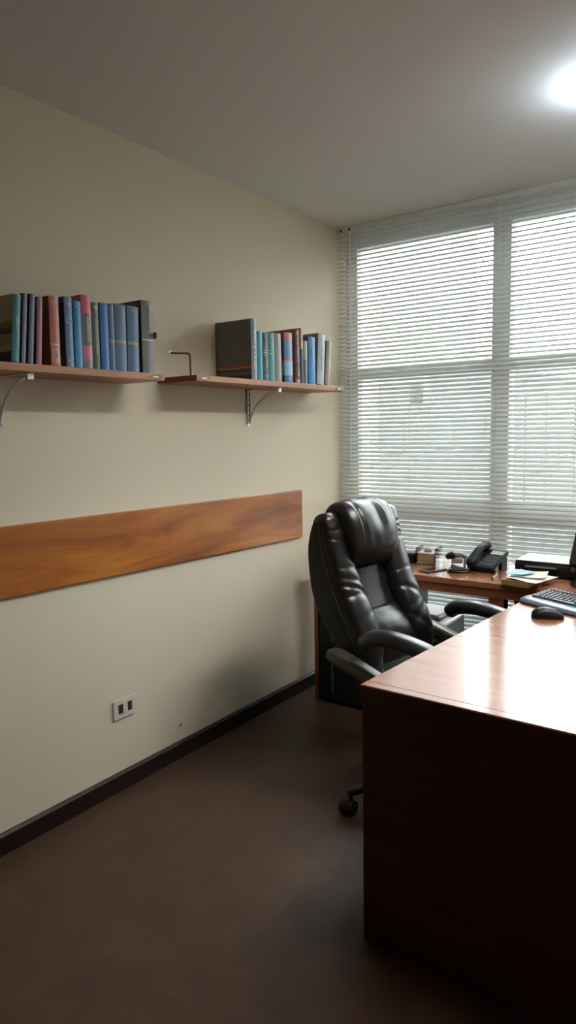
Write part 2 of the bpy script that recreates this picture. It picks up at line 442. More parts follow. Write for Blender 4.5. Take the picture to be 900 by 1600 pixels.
shelf(-3.35, -1.655, Z1, 'light brown wall shelf nearer the camera, holding fourteen law books', (-2.215, -3.05), False)
shelf(-1.478, -.345, Z2, 'reddish wall shelf by the window with its left end coloured dark for shade', (-.885,), True)
hk = thing('shelf_hook', 'bent bronze rod fixed to the wall dropping onto the end of the window side shelf', 'hook', (0, -1.40, Z2))
MB().lathe([(.012, 0), (.012, .004), (.006, .006)], 18, Matrix.Translation((.0005,0,.107)) @ Matrix.Rotation(PI/2, 4, 'Y')).build('wall_plate', M['metal'], hk, smooth=True)
MB().tube(crom([(.004,0,.107),(.05,0,.103),(.095,0,.099),(.108,0,.096),(.113,0,.089),(.115,0,.08),(.115,0,.04),(.115,0,.0005)], 4), .0042, 10).build('rod', M['darkmetal'], hk, smooth=True)

# ------------------------------------------------------------------ books
def book(label, y0, w, h, depth, cover, shelfz, lean=0., spine_x=.212, texts=(), labels=(), group=None, hard=True, pagecol=None):
    """spine faces the room (+x); y0 = side nearer the camera; lean tips the top towards the window"""
    th = math.radians(lean)
    yb = y0 + (w if lean > 0 else 0)
    t = thing('book', label, 'book', (spine_x, yb, shelfz+.0004), 0, group)
    t.rotation_euler = (-th, 0, 0)
    o0 = -w if lean > 0 else 0.
    b = .0028 if hard else .0012
    bul = min(.004, w*.12)
    outer = [(-depth, o0), ] + [(-bul+bul*math.sin(PI*k/8), o0+w*k/8) for k in range(9)] + [(-depth, o0+w)]
    inner = [(-depth, o0+w-b)] + [(-bul-.003, o0+w-b), (-bul-.003, o0+b)] + [(-depth, o0+b)]
    poly = outer + inner
    n = len(poly)
    mb = MB()
    vs = [(x,y,0) for x,y in poly]+[(x,y,h) for x,y in poly]
    fs = [(i,(i+1)%n,n+(i+1)%n,n+i) for i in range(n)]
    mb.add(vs, fs)
    # top/bottom edge faces as quads between outer and inner outlines
    def strip(off):
        m = [(0, n-1, n-2, 1)]
        m += [(9, 12, 11, 10)] if False else []
        return [tuple(i+off for i in f) for f in m]
    f2 = []
    for off in (0, n):
        f2 += [(off+0, off+1, off+n-2, off+n-1)]
        f2 += [tuple(off+i for i in ([1]+list(range(2,10))+[n-3, n-2]))]
        f2 += [(off+9, off+10, off+11, off+n-3)]
    mb.f += f2
    c = mb.build('cover', cover, t, smooth=True, angle=30)
    ins = .003 if hard else .0006
    MB().box(-depth+ins, -bul-.003, o0+b, o0+w-b, ins if hard else .0002, h-ins).build('page_block', pagecol or M['pages'], t)
    for (z0, z1, m, frac) in labels:
        lb = MB(); yc = o0+w/2
        R = []
        for z in (z0, z1):
            ring = []
            for k in range(7):
                a = -1+2*k/6; yy = yc + a*frac*w/2; q = (yy-o0)/w
                ring.append((-bul+bul*math.sin(PI*q)+.0005, yy, z))
            for k in range(6,-1,-1):
                a = -1+2*k/6; yy = yc + a*frac*w/2; q = (yy-o0)/w
                ring.append((-bul+bul*math.sin(PI*q)-.0003, yy, z))
            R.append(ring)
        lb.loft(R).build('spine_label', m, t, smooth=True)
    for (s, z, size, m, mode) in texts:
        rot = (PI/2, 0, PI/2) if mode == 'h' else (PI/2, PI/2, PI/2) if mode == 'v' else (PI/2, 0, PI/2)
        if mode == 's': s = '\n'.join(s)
        text_mesh('spine_title', s, size, m, t, (.0012, o0+w/2, z), rot, line=.8 if mode == 's' else 1.)
    return t
def cov(name, c, r=.45):
    l = sum(c)/3; c = tuple(max(.004, (l+(q-l)*1.3)*.70) for q in c)
    return plain('cover_'+name, c, r, vary=.08, bscale=30)
W = M['white']; gold = plain('faded_gold_print', (.55, .48, .30), .5); pale = plain('pale_blue_print', (.62, .70, .78), .5)
G1 = None
D = .19
# --- shelf nearer the camera
book('worn book at the far left, beige picture cover and teal spine', -2.289, .027, .205, .20,
     banded('cover_picture', [(0,(.012,.012,.010)),(.20,(.36,.31,.20)),(.27,(.30,.25,.16)),(.47,(.03,.025,.018)),(.56,(.20,.16,.05)),(.66,(.36,.31,.18))], .205, noise=.10), Z1, 5.5,
     labels=[(.002,.203,cov('teal',(.055,.23,.25)),.98)], texts=[('DIREITO', .12, .011, pale, 'v')])
book('thin black book with grey spine, leaning, second from the left', -2.2560, .0155, .212, D, cov('navy_black',(.010,.012,.022)), Z1, 5.5, labels=[(.002,.21,cov('steel',(.20,.22,.28)),.9)], hard=False)
book('thin navy book with blue grey spine leaning beside the black one', -2.2325, .019, .214, D, cov('midnight',(.008,.013,.032)), Z1, 5.5, labels=[(.002,.212,cov('slate',(.14,.17,.24)),.85)], hard=False)
book('slim mauve pink paperback leaning left of the salmon book', -2.202, .019, .209, D, cov('mauve',(.36,.19,.21)), Z1, 4.5, hard=False)
book('salmon spined book with a mustard cover and white label', -2.146, .036, .219, D,
     cov('mustard',(.26,.15,.03)), Z1, .8, labels=[(.001,.218,cov('salmon',(.52,.20,.17)),1.),(.012,.055,cov('rose_label',(.62,.40,.36)),.7),(.066,.069,W,.8)],
     texts=[('V.D.', .200, .012, W, 'h'), ('CIVIL', .034, .012, cov('dark_red',(.2,.03,.03)), 'v')])
book('blue grey book with a navy and olive side cover', -2.087, .030, .225, D,
     banded('cover_navy_olive', [(0,(.075,.085,.01)),(.5,(.018,.05,.12))], .225), Z1, .4,
     labels=[(.001,.224,cov('hazy_blue',(.16,.25,.40)),1.),(.195,.208,cov('pink_label',(.42,.30,.42)),.85)],
     texts=[('DIREITO\nPENAL', .145, .008, pale, 'h'), ('LEI', .10, .009, pale, 'h'), ('PARTE\nGERAL', .022, .008, pale, 'h')])
book('bright sky blue book between the navy and the pink ones', -2.051, .030, .2165, D, cov('sky',(.055,.30,.52)), Z1, .3,
     texts=[('V.Jr.', .196, .011, W, 'h')])
book('pink and red topped book with a dark upright title panel', -2.0195, .041, .240, D,
     banded('cover_pink', [(0,(.18,.13,.15)),(.14,(.42,.10,.16)),(.34,(.16,.10,.11)),(.74,(.50,.05,.10))], .240, noise=.06), Z1, .5,
     labels=[(.075,.182,cov('charcoal_label',(.09,.10,.11)),.5)], texts=[('PROCESSO CIVIL', .128, .011, W, 'v')])
book('dark green book behind the pink topped one', -1.977, .029, .222, D, cov('forest',(.035,.085,.045)), Z1, .2,
     labels=[(.05,.17,cov('tan_strip',(.22,.15,.07)),.35)], texts=[('VJr', .205, .013, W, 'h')])
book('vivid royal blue book left of the matching volumes', -1.942, .036, .225, D, cov('royal',(.012,.15,.42)), Z1, .5)
vb = cov('volume_blue', (.055,.115,.20))
band = cov('olive_band', (.22,.21,.14))
for yy, ww, hh, ll, lab in ((-1.9045,.0225,.227,.5,'first of three matching dark blue volumes, touching the royal blue book'),
                       (-1.8795,.0515,.230,1.0,'middle one of three matching dark blue volumes with an olive band'),
                       (-1.8235,.0535,.231,1.4,'third matching dark blue volume, beside the tall grey green book')):
    book(lab, yy, ww, hh, D, vb, Z1, ll, labels=[(.095,.106,band,.97)], texts=[('V.Jr.', hh-.018, .010, W, 'h')], group='matching dark blue volumes')
tb = book('tall grey green book at the right end of the row', -1.753, .055, .260, .205, cov('moss_grey',(.105,.115,.105)), Z1, .9,
     labels=[(.118,.121,W,.97)], texts=[('V.Jr.', .243, .016, W, 'h'), ('CÓDIGO CIVIL', .185, .016, cov('ash',(.24,.25,.23)), 'v')])
MB().box(-.004, .012, .0005, .006, .128, .150).build('ribbon', M['red'], tb)
# --- shelf by the window
ab = banded('cover_big_dark', [(0,(.05,.018,.014)),(.10,(.12,.10,.09)),(.17,(.04,.05,.07)),(.21,(.34,.26,.03)),(.245,(.32,.05,.02)),(.285,(.115,.122,.105))], .262, noise=.05)
bigb = book('largest book on the window side shelf, dark cover with red and yellow stripe', -1.112, .040, .262, .207, ab, Z2, .1,
     labels=[(.001,.261,cov('grey_blue_spine',(.30,.33,.37)),.99),(.232,.252,cov('plum_mark',(.36,.22,.28)),.4)], texts=[('FERNANDO', .128, .026, W, 's')])
MB().prism([(-.125,-.0006),(-.085,-.0006),(-.085,.0004),(-.125,.0004)], .232, .240).build('cover_mark', cov('brick_mark',(.2,.035,.03)), bigb)
book('slim cyan book beside the largest dark one', -1.069, .039, .213, D, cov('cyan',(.06,.36,.45)), Z2, -.3)
book('charcoal grey book with white title bars', -1.028, .040, .211, D, cov('charcoal',(.075,.08,.095)), Z2, -.6,
     texts=[('V.', .190, .022, W, 'h'), ('CURSO\nDIREITO\nCIVIL', .122, .010, W, 'h'), ('LEI', .062, .010, pale, 'h'), ('SRV', .02, .011, pale, 'h')])
book('teal green book right of the charcoal one', -.9865, .047, .216, D, cov('sea_green',(.07,.30,.29)), Z2, -.7,
     texts=[('V.', .196, .022, pale, 'h'), ('TEORIA', .12, .010, pale, 'h'), ('GERAL', .02, .009, pale, 'h')])
book('plain taupe grey book in front of the ochre topped one', -.9375, .052, .218, D, cov('taupe',(.36,.325,.29)), Z2, -1., texts=[('a', .022, .016, W, 'h')])
book('blue book with a red top and a red band', -.862, .066, .230, D,
     banded('cover_blue_red', [(0,(.02,.10,.26)),(.135,(.22,.36,.52)),(.44,(.36,.07,.08)),(.50,(.05,.17,.36)),(.83,(.35,.09,.11))], .230), Z2, -.8, texts=[('2', .018, .022, W, 'h')])
book('tall maroon spined book with an ochre side cover', -.774, .039, .252, .207, cov('ochre',(.40,.23,.07)), Z2, -1.2,
     labels=[(.001,.251,cov('maroon',(.13,.032,.04)),1.),(.002,.018,cov('pink_foot',(.6,.42,.42)),.9)], texts=[('CONTRATOS', .155, .017, pale, 'v'), ('SP', .234, .016, W, 'h'), ('CIVIL', .048, .016, W, 'v')])
book('thin orange over black book behind the maroon one', -.7335, .026, .262, D, banded('cover_orange_black', [(0,(.02,.02,.03)),(.62,(.42,.12,.025))], .262), Z2, -.3,
     labels=[(.165,.261,cov('cream_spine',(.62,.52,.36)),.6)], hard=False)
book('short grey and olive book tucked left of the bright blue one', -.7045, .034, .206, D, banded('cover_grey_olive', [(0,(.12,.13,.15)),(.55,(.33,.31,.24))], .206), Z2, .3)
book('bright blue book leaning against the big pale one', -.6600, .060, .230, D, cov('azure',(.06,.24,.52)), Z2, -.2, texts=[('ECONOMIA', .14, .012, pale, 'v')])
book('big pale green spined book with a taupe cover, leaning to the window', -.588, .064, .252, .205, cov('taupe_board',(.34,.285,.25)), Z2, 4.2,
     labels=[(.001,.251,cov('mint',(.52,.60,.58)),1.)], texts=[('2', .228, .02, pale, 'h'), ('MANUAL DO DIREITO', .13, .012, cov('grey_text',(.25,.3,.3)), 'v')])
book('thin taupe book leaning last in the row beside the blind', -.512, .043, .224, .195, cov('sand',(.42,.36,.30)), Z2, 6.3)

# ------------------------------------------------------------------ the big desk
A0 = (1.231, -1.967); A1 = (2.06, -1.9865); A3 = (1.331, -.5605); A2 = (2.06, -.5605)
def mix2(p, q, t): return (p[0]+(q[0]-p[0])*t, p[1]+(q[1]-p[1])*t)
dk = thing('desk', 'large reddish brown wooden desk with a bright window reflection on its glossy top', 'desk', (0,0,0))
th = .045; ZT = .75
MB().prism([A0, A1, A2, A3], ZT-th, ZT).build('desk_top', M['desk_top'], dk, bevel=.0025)
# inlaid strip line along the near edge
def edge_line(off, wd):
    a = (A0[0]+.004, A0[1]+off); b = (A1[0]-.004, A1[1]+off)
    return MB().prism([a, b, (b[0], b[1]+wd), (a[0], a[1]+wd)], ZT-.0005, ZT+.0003)
edge_line(.034, .0018).build('inlay_line', plain('inlay_groove', (.04,.02,.012), .5), dk)
ap = MB().prism([(A0[0]+.001,A0[1]-.0015),(A1[0],A1[1]-.0015),(A1[0],A1[1]+.0005),(A0[0]+.001,A0[1]+.0005)], ZT-th+.001, ZT-.003); ap.build('edge_band', M['desk_side_shaded'], dk)
MB().prism([(A0[0]+.004,A0[1]+.004),(A1[0]-.004,A1[1]+.004),(A1[0]-.004,A1[1]+.030),(A0[0]+.004,A0[1]+.030)], .0, ZT-th).build('end_panel', M['desk_side_shaded'], dk, bevel=.002)
MB().prism([(1.98,-1.955),(2.005,-1.955),(2.005,-.60),(1.98,-.60)], .12, ZT-th).build('modesty_panel', M['desk_side_shaded'], dk)
MB().prism([(1.50,-.600),(2.04,-.600),(2.04,-.572),(1.50,-.572)], 0, ZT-th).build('end_panel', M['desk_side_shaded'], dk, bevel=.002)

# ------------------------------------------------------------------ the desk along the window
wd = thing('window_desk', 'long brown wooden desk running along under the window blind', 'desk', (0,0,0))
X0 = .128; X1 = 3.05; Y0 = -.558; Y1 = -.085
MB().box(X0, X1, Y0, Y1, ZT-.028, ZT).build('desk_top', M['side_top'], wd, bevel=.002)
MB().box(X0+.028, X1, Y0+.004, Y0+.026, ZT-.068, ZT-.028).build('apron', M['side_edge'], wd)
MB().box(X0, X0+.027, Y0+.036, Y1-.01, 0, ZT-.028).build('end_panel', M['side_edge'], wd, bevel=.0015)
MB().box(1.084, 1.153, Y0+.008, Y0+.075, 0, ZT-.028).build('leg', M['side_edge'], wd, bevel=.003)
MB().box(1.153, X1-.02, Y0+.16, Y0+.178, .08, ZT-.028).build('modesty_panel', M['desk_side_shaded'], wd)
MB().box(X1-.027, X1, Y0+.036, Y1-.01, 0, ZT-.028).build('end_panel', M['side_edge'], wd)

pd = thing('drawer_pedestal', 'black drawer cabinet standing under the left end of the window desk', 'cabinet', (.385, -.32, 0))
MB().box(-.215, .215, -.205, .205, .012, .66).build('body', M['black'], pd, bevel=.003)
for k, (z0, z1) in enumerate(((.03,.30),(.31,.48),(.49,.65))):
    dr = MB().box(-.208, .208, -.222, -.2055, z0, z1).build('drawer', M['black'], pd, bevel=.002)
    MB().box(-.14, -.125, -.2285, -.222, z0+.03, z1-.03).build('drawer_handle', M['dkgrey'], dr, bevel=.002)
for sx in (-.18,.18):
    for sy in (-.17,.17): MB().cyl((sx,sy,0),(sx,sy,.012),.018,14).build('foot', M['black'], pd)

tw = thing('computer_tower', 'dark grey computer tower under the window desk beside the chair arm', 'computer', (.735, -.262, 0))
MB().box(-.085, .092, -.17, .10, .012, .487).build('case', M['dkgrey'], tw, bevel=.012, seg=4)
MB().box(-.078, .085, -.176, -.1702, .02, .475).build('front_panel', M['blackgloss'], tw, bevel=.004)
MB().box(-.06, .065, -.1785, -.176, .40, .435).build('disc_drive', M['dkgrey'], tw, bevel=.001)
for sx in (-.07,.075):
    for sy in (-.14,.07): MB().box(sx-.012, sx+.012, sy-.012, sy+.012, 0, .012).build('foot', M['black'], tw)
ps = thing('paper_stack', 'white papers lying on top of the computer tower', 'papers', (.712, -.262, .4875))
for k, (a, dz) in enumerate(((0, 0), (4, .008), (-3, .016))):
    MB().box(-.10, .055, -.10, .10, dz, dz+.0075).build('sheaf', M['paper'], ps, rot=(0,0,math.radians(a)), bevel=.001)

# ------------------------------------------------------------------ executive chair (built facing +x)
ch = thing('office_chair', 'black leather high back executive chair on casters between wall and desk', 'chair', (1.08, -1.13, 0), math.radians(-8))
def pleats(v, t):
    d = 0
    if .25 < t < .93:
        e = math.sin(PI*(t-.25)/.68)
        for c, w, a in ((-.085,.0045,.007),(-.045,.004,.011),(-.015,.0045,.013),(.012,.004,.010),(.038,.0045,.012),(.066,.004,.008),(.100,.0045,.005)):
            cc = c+.012*math.sin(5*t+c*40)
            d += a*e*math.exp(-((v-cc)/w)**2)
    return d
SH = [(-.185,.50,0,.200,.030),(-.238,.60,0,.215,.034),(-.305,.70,0,.228,.036),(-.362,.80,0,.236,.038),(-.388,.90,0,.238,.036),(-.392,1.0,0,.234,.034),(-.378,1.065,0,.222,.030),(-.362,1.10,0,.200,.024)]
sweep_uz(MB(), SH, exp=5, n=40).build('backrest_shell', M['leather_dark'], ch, smooth=True, angle=60)
BF = [(-.150,.555),(-.165,.62),(-.208,.71),(-.258,.80),(-.288,.88),(-.318,.97),(-.330,1.04),(-.338,1.08)]
RE = [-.235,-.276,-.345,-.398,-.416,-.422,-.408,-.392]
for s in (-1, 1):
    st = []
    for k, (u, z) in enumerate(BF):
        wv = (.064,.070,.073,.072,.068,.062,.056,.050)[k]
        st.append((u-.030, z, s*(.246-wv), wv, (.050,.060,.064,.066,.064,.060,.054,.046)[k]))
    wr = random.Random(3+s)
    ws = [(wr.uniform(.08,.92), wr.uniform(.007,.013), wr.uniform(-1.2,1.2), wr.uniform(.003,.0075)) for _ in range(9)]
    sweep_uz(MB(), st, exp=2.5, n=36, sub=12, crease=lambda v, t, ws=ws: sum(d*math.exp(-((t+v*a*1.4-c)/(w*1.3))**2) for c, w, a, d in ws)).build('side_bolster', M['leather'], ch, smooth=True, angle=70)
    sp = [((u-.028+r)/2, z, s*.236, .013, (u-.028-r)/2) for (u, z), r in zip(BF, RE)]
    sweep_uz(MB(), sp, exp=6, n=24).build('side_panel', M['leather_dark'], ch, smooth=True, angle=50)
    pipe = [(u-.026, s*.2495, z) for u, z in BF]
    MB().tube(crom(pipe, 5), .0032, 8).build('piping', M['leather'], ch, smooth=True)
sweep_uz(MB(), [(-.262,.69,0,.135,.028),(-.300,.76,0,.145,.030),(-.330,.84,0,.150,.030),(-.352,.93,0,.150,.028)], exp=3, n=32).build('back_cushion', M['leather'], ch, smooth=True, angle=70)
sweep_uz(MB(), [(-.170,.53,0,.140,.040),(-.190,.585,0,.148,.046),(-.226,.655,0,.145,.044),(-.258,.70,0,.135,.034)], exp=2.8, n=36, sub=8,
    crease=lambda v, t: sum(.0035*math.exp(-((v-c+.05*t)/.005)**2) for c in (-.10,-.06,-.02,.02,.06,.10))).build('lumbar_cushion', M['leather'], ch, smooth=True, angle=70)
sweep_uz(MB(), [(-.302,.905,-.008,.140,.020),(-.292,.935,-.010,.148,.042),(-.290,.98,-.012,.152,.060),(-.300,1.05,-.012,.152,.062),(-.326,1.108,-.012,.150,.050),(-.378,1.124,-.012,.146,.034),(-.412,1.09,-.010,.142,.022),(-.424,1.05,-.010,.138,.012)],
    exp=3.0, n=72, sub=8, crease=pleats).build('headrest', M['leather'], ch, smooth=True, angle=70)
sweep_uz(MB(), [(-.20,.50,0,.225,.045),(-.10,.487,0,.25,.055),(.05,.487,0,.258,.058),(.20,.492,0,.255,.056),(.29,.480,0,.24,.045)], exp=3, n=36).build('seat', M['leather'], ch, smooth=True, angle=70)
MB().box(-.19, .25, -.21, .21, .405, .432).build('seat_pan', M['black'], ch, bevel=.008)
for s in (-1, 1):
    v = s*.295
    fr = MB()
    P = crom([(-.262,.598,v,.030,.022),(-.225,.590,v,.033,.027),(-.15,.569,v,.032,.027),(-.05,.540,v,.030,.025),(.08,.502,v,.028,.022),(.17,.490,v,.026,.020),(.25,.515,v,.026,.020),(.285,.575,v,.026,.019),(.25,.640,v,.028,.018),(.18,.672,v,.029,.017)], 4)
    sweep_uz(fr, P, exp=4.2, n=28, sub=1, endr=.35)
    af = fr.build('arm_frame', M['armframe'], ch, smooth=True, angle=60)
    pad = MB()
    sweep_uz(pad, [(-.100,.674,v,.030,.030),(-.072,.692,v,.040,.030),(0,.704,v,.043,.028),(.09,.698,v,.043,.026),(.17,.682,v,.041,.025),(.24,.655,v,.036,.022),(.275,.625,v,.028,.016)], exp=2.5, n=28)
    pad.build('arm_pad', M['arm'], af, smooth=True, angle=70)
    br = MB().box(.03, .11, min(v-s*.02, s*.18), max(v-s*.02, s*.18), .425, .445)
    br.box(.03, .11, min(v-s*.028, v-s*.018), max(v-s*.028, v-s*.018), .425, .515)
    br.build('arm_bracket', M['black'], af, bevel=.004)
bk = MB(); bk.tube(crom([(-.02,0,.418),(-.14,0,.418),(-.205,0,.45),(-.235,0,.52),(-.27,0,.58)], 4), .022, 12); bk.build('back_bar', M['black'], ch, smooth=True)
MB().box(-.11, .12, -.085, .085, .355, .405).build('tilt_mechanism', M['black'], ch, bevel=.012)
MB().cyl((0,0,.09),(0,0,.36),.028,24).cyl((0,0,.22),(0,0,.30),.036,24).build('gas_column', M['black'], ch, smooth=True)
MB().lathe([(.001,.062),(.045,.062),(.05,.075),(.048,.115),(.034,.13),(.001,.13)], 28).build('base_hub', M['black'], ch, smooth=True)
for k in range(5):
    a = math.radians(-120.4+72*k); R = Matrix.Rotation(a, 4, 'Z')
    rings = []
    for r, hw, z0, z1 in ((.035,.030,.070,.115),(.12,.028,.072,.112),(.22,.024,.074,.106),(.30,.021,.074,.100),(.345,.018,.070,.094),(.36,.010,.072,.088)):
        rings.append([(r,-hw,z0),(r,hw,z0),(r,hw,z1-.006),(r,hw*.6,z1),(r,-hw*.6,z1),(r,-hw,z1-.006)])
    leg = MB().loft(rings, R).build('leg', M['black'], ch, bevel=.003)
    cs = MB(); T = R @ Matrix.Translation((.345,0,0)) @ Matrix.Rotation(.6+k, 4, 'Z')
    cs.cyl((0,0,.03),(0,0,.072),.007,12,mat=T)
    # hood: half shell over the twin wheels
    rings = []
    for y in (-.008, .008):
        rings.append([(.018+.031*math.cos(q), y, .028+.031*math.sin(q)) for q in [PI*j/10 for j in range(11)]])
    cs.loft(rings, T)
    c = cs.build('caster', M['black'], leg, smooth=True, angle=40)
    c['label'] = 'twin wheel caster'
    wh = MB()
    for y0, y1 in ((-.027,-.009),(.009,.027)):
        wh.cyl((.018,y0,.028),(.018,y1,.028),.0278,22,mat=T)
    wh.build('caster_wheel', M['black'], leg, smooth=True, angle=40)

# ------------------------------------------------------------------ things on the window desk
cup = thing('pen_cup', 'dark round cup at the back of the window desk, half hidden by the chair', 'cup', (.575, -.275, ZT))
MB().lathe([(.001,.0005),(.036,.0005),(.038,.01),(.040,.055),(.037,.055),(.035,.012),(.001,.008)], 28).build('cup_body', M['blackgloss'], cup, smooth=True, angle=40)
MB().lathe([(.0402,.044),(.0412,.046),(.0412,.052),(.0402,.054)], 28).build('rim_band', M['dkgrey'], cup, smooth=True)

mh = thing('memo_holder', 'clear acrylic box holding a block of brown note paper', 'memo holder', (.670, -.262, ZT), math.radians(3))
hw = .053; hd = .050; HZ = .088; t_ = .004
MB().box(-hw,hw,-hd,hd,.0005,.005).build('bottom', M['acrylic'], mh)
for s in (-1,1):
    # tall side walls with a rounded outer top corner
    prof = [(-hd,.005),(hd,.005)]+[(hd-.02+.02*math.cos(q), HZ-.02+.02*math.sin(q)) for q in [PI/2*j/6 for j in range(7)]]+[(-hd+.02+.02*math.cos(q), HZ-.02+.02*math.sin(q)) for q in [PI/2+PI/2*j/6 for j in range(7)]]
    x0 = s*hw - (t_ if s > 0 else 0)
    n = len(prof); m_ = MB()
    m_.add([(x0,y,z) for y,z in prof]+[(x0+t_,y,z) for y,z in prof], [tuple(range(n)), tuple(range(2*n-1,n-1,-1))]+[(i,(i+1)%n,n+(i+1)%n,n+i) for i in range(n)])
    m_.build('side_wall', M['acrylic'], mh)
MB().box(-hw+t_,hw-t_,hd-t_,hd,.005,.06).build('back_wall', M['acrylic'], mh)
MB().box(-hw+t_,hw-t_,-hd,-hd+t_,.005,.012).build('front_lip', M['acrylic'], mh)
nb = thing('note_block', 'brown kraft note block standing inside the clear acrylic box', 'note paper', (.670, -.262, ZT+.0055), math.radians(3))
MB().box(-.046,.046,-.040,.042,0,.051).build('kraft_block', M['kraft'], nb)
MB().box(-.047,.047,-.041,.043,.0512,.0545).build('white_sheets', M['paper'], nb, rot=(0,0,.02))
pc = thing('paper_clip_dish', 'small dark metal clip lying on top of the note block', 'clip', (.664, -.262, ZT+.0604))
MB().lathe([(.001,0),(.020,0),(.024,.006),(.018,.012),(.008,.015),(.001,.015)], 20, sy=.7).build('clip_body', M['grey'], pc, smooth=True)
MB().tube(crom([(-.018,0,.012),(-.008,0,.022),(.008,0,.022),(.02,0,.012)],4), .0018, 8).build('clip_wire', M['metal'], pc, smooth=True)

cp = thing('mobile_phone', 'flat dark mobile phone lying in front of the acrylic memo box', 'phone', (.765, -.428, ZT), math.radians(-20))
MB().box(-.034,.034,-.066,.066,.0005,.0085).build('phone_case', M['dkgrey'], cp, bevel=.004, seg=3)
MB().box(-.030,.030,-.052,.054,.0086,.0092).build('screen', M['screen'], cp)

hp = thing('hole_punch', 'black and grey metal hole punch left of the desk telephone', 'hole punch', (.885, -.392, ZT), math.radians(28))
def rr(hx, hy, r, n=6):
    P = []
    for cx, cy, a0 in ((hx-r,hy-r,0),(-hx+r,hy-r,PI/2),(-hx+r,-hy+r,PI),(hx-r,-hy+r,3*PI/2)):
        P += [(cx+r*math.cos(a0+PI/2*j/n), cy+r*math.sin(a0+PI/2*j/n)) for j in range(n+1)]
    return P
MB().prism(rr(.058,.036,.028), .0005, .010).build('base_tray', M['blackgloss'], hp, bevel=.003)
MB().prism(rr(.050,.028,.02), .0102, .018).build('chip_tray', M['dkgrey'], hp, bevel=.002)
MB().add([(-.040,-.020,.018),(.030,-.020,.018),(.030,.020,.018),(-.040,.020,.018),(-.034,-.020,.040),(.012,-.020,.026),(.012,.020,.026),(-.034,.020,.040)],
    [(0,3,2,1),(4,5,6,7),(0,1,5,4),(1,2,6,5),(2,3,7,6),(3,0,4,7)]).build('cutter_body', plain('maroon_grey', (.16,.10,.10), .35), hp, bevel=.002)
MB().box(-.036,.014,-.018,.018,.044,.066, Matrix.Translation((0,0,.0))).box(.020,.030,-.018,.018,.018,.072).build('pressure_frame', M['grey'], hp, bevel=.003)
sweep_uz(MB(), [(-.046,.076,0,.020,.012),(-.020,.083,0,.022,.014),(.008,.084,0,.021,.013),(.028,.074,0,.019,.010)], exp=2.6, n=24).build('lever', M['grey'], hp, smooth=True, angle=60)
sweep_uz(MB(), [(-.056,.075,0,.021,.013),(-.043,.079,0,.0235,.017),(-.030,.083,0,.0235,.017)], exp=2.6, n=24).build('lever_grip', M['blackgloss'], hp, smooth=True, angle=60)

tp = thing('desk_telephone', 'black office telephone with handset and keypad on the window desk', 'telephone', (.905, -.345, ZT), math.radians(-10))
PW = .142; PD = .165
def wedge(z): return z
tilt = math.radians(23)
TM = Matrix.Translation((0,0,.012)) @ Matrix.Rotation(tilt, 4, 'X')
MB().box(0, PW, 0, PD, 0, .018, TM).build('phone_body', M['black'], tp, bevel=.006, seg=3)
MB().prism([(.012,.10),(.03,.10),(.03,.150),(.012,.150)], .0005, .060).build('stand_leg', M['black'], tp)
MB().prism([(PW-.03,.10),(PW-.012,.10),(PW-.012,.150),(PW-.03,.150)], .0005, .060).build('stand_leg', M['black'], tp)
MB().box(.002, PW-.002, .003, .03, .0005, .018).build('front_foot', M['black'], tp, bevel=.003)
MB().box(.066, PW-.010, .118, .150, .0185, .0196, TM).build('display', M['lcd'], tp)
kp = MB()
for r in range(5):
    for c in range(5):
        x = .058+c*.0152; y = .022+r*.0175
        kp.box(x, x+.0105, y, y+.009, .0184, .0205, TM)
kp.build('keypad', plain('grey_keys', (.16,.17,.19), .35), tp)
hs = MB(); rings = []
for k, (y, z, hwx, hz) in enumerate(crom([(-.012,.034,.016,.010),(.004,.036,.025,.017),(.03,.038,.025,.018),(.055,.049,.019,.014),(.09,.054,.018,.013),(.125,.050,.019,.014),(.15,.040,.025,.018),(.172,.038,.025,.017),(.186,.034,.016,.010)], 4)):
    rings.append([(.026+hwx*math.copysign(abs(math.cos(a))**.75, math.cos(a)), y, z+hz*math.copysign(abs(math.sin(a))**.75, math.sin(a))) for a in [2*PI*j/20 for j in range(20)]])
hs.loft(rings, TM).build('handset', M['black'], tp, smooth=True, angle=60)

pn = thing('pen', 'short grey pen lying at the front edge of the window desk', 'pen', (1.074, -.44, ZT+.0056), math.radians(100))
MB().cyl((-.055,0,0),(.05,0,0),.005,14).build('barrel', M['dkgrey'], pn, smooth=True)
MB().cyl((.05,0,0),(.062,0,0),.005,14,.0012).build('tip', M['metal'], pn, smooth=True)
MB().box(-.05,-.012,-.0012,.0012,.0052,.0072).build('clip', M['metal'], pn)

pr = thing('printer', 'low black printer standing against the blind on the window desk', 'printer', (1.127, -.322, ZT))
MB().box(0, .33, 0, .215, .006, .060).build('printer_body', M['black'], pr, bevel=.008, seg=3)
MB().box(.002, .328, .004, .212, .0602, .071).build('scanner_lid', M['blackgloss'], pr, bevel=.004, seg=3)
MB().box(.05, .25, -.003, .0, .014, .036).build('output_slot', M['blackgloss'], pr)
MB().box(.05, .19, -.002, .0, .042, .050).build('brand_strip', plain('silver_strip', (.3,.29,.27), .4), pr)
MB().cyl((.262,-.0025,.050),(.262,.0,.050),.0115,20).build('badge', M['dot'], pr)
for sx in (.03,.30):
    for sy in (.03,.19): MB().cyl((sx,sy,.0005),(sx,sy,.006),.010,12).build('foot', M['black'], pr)

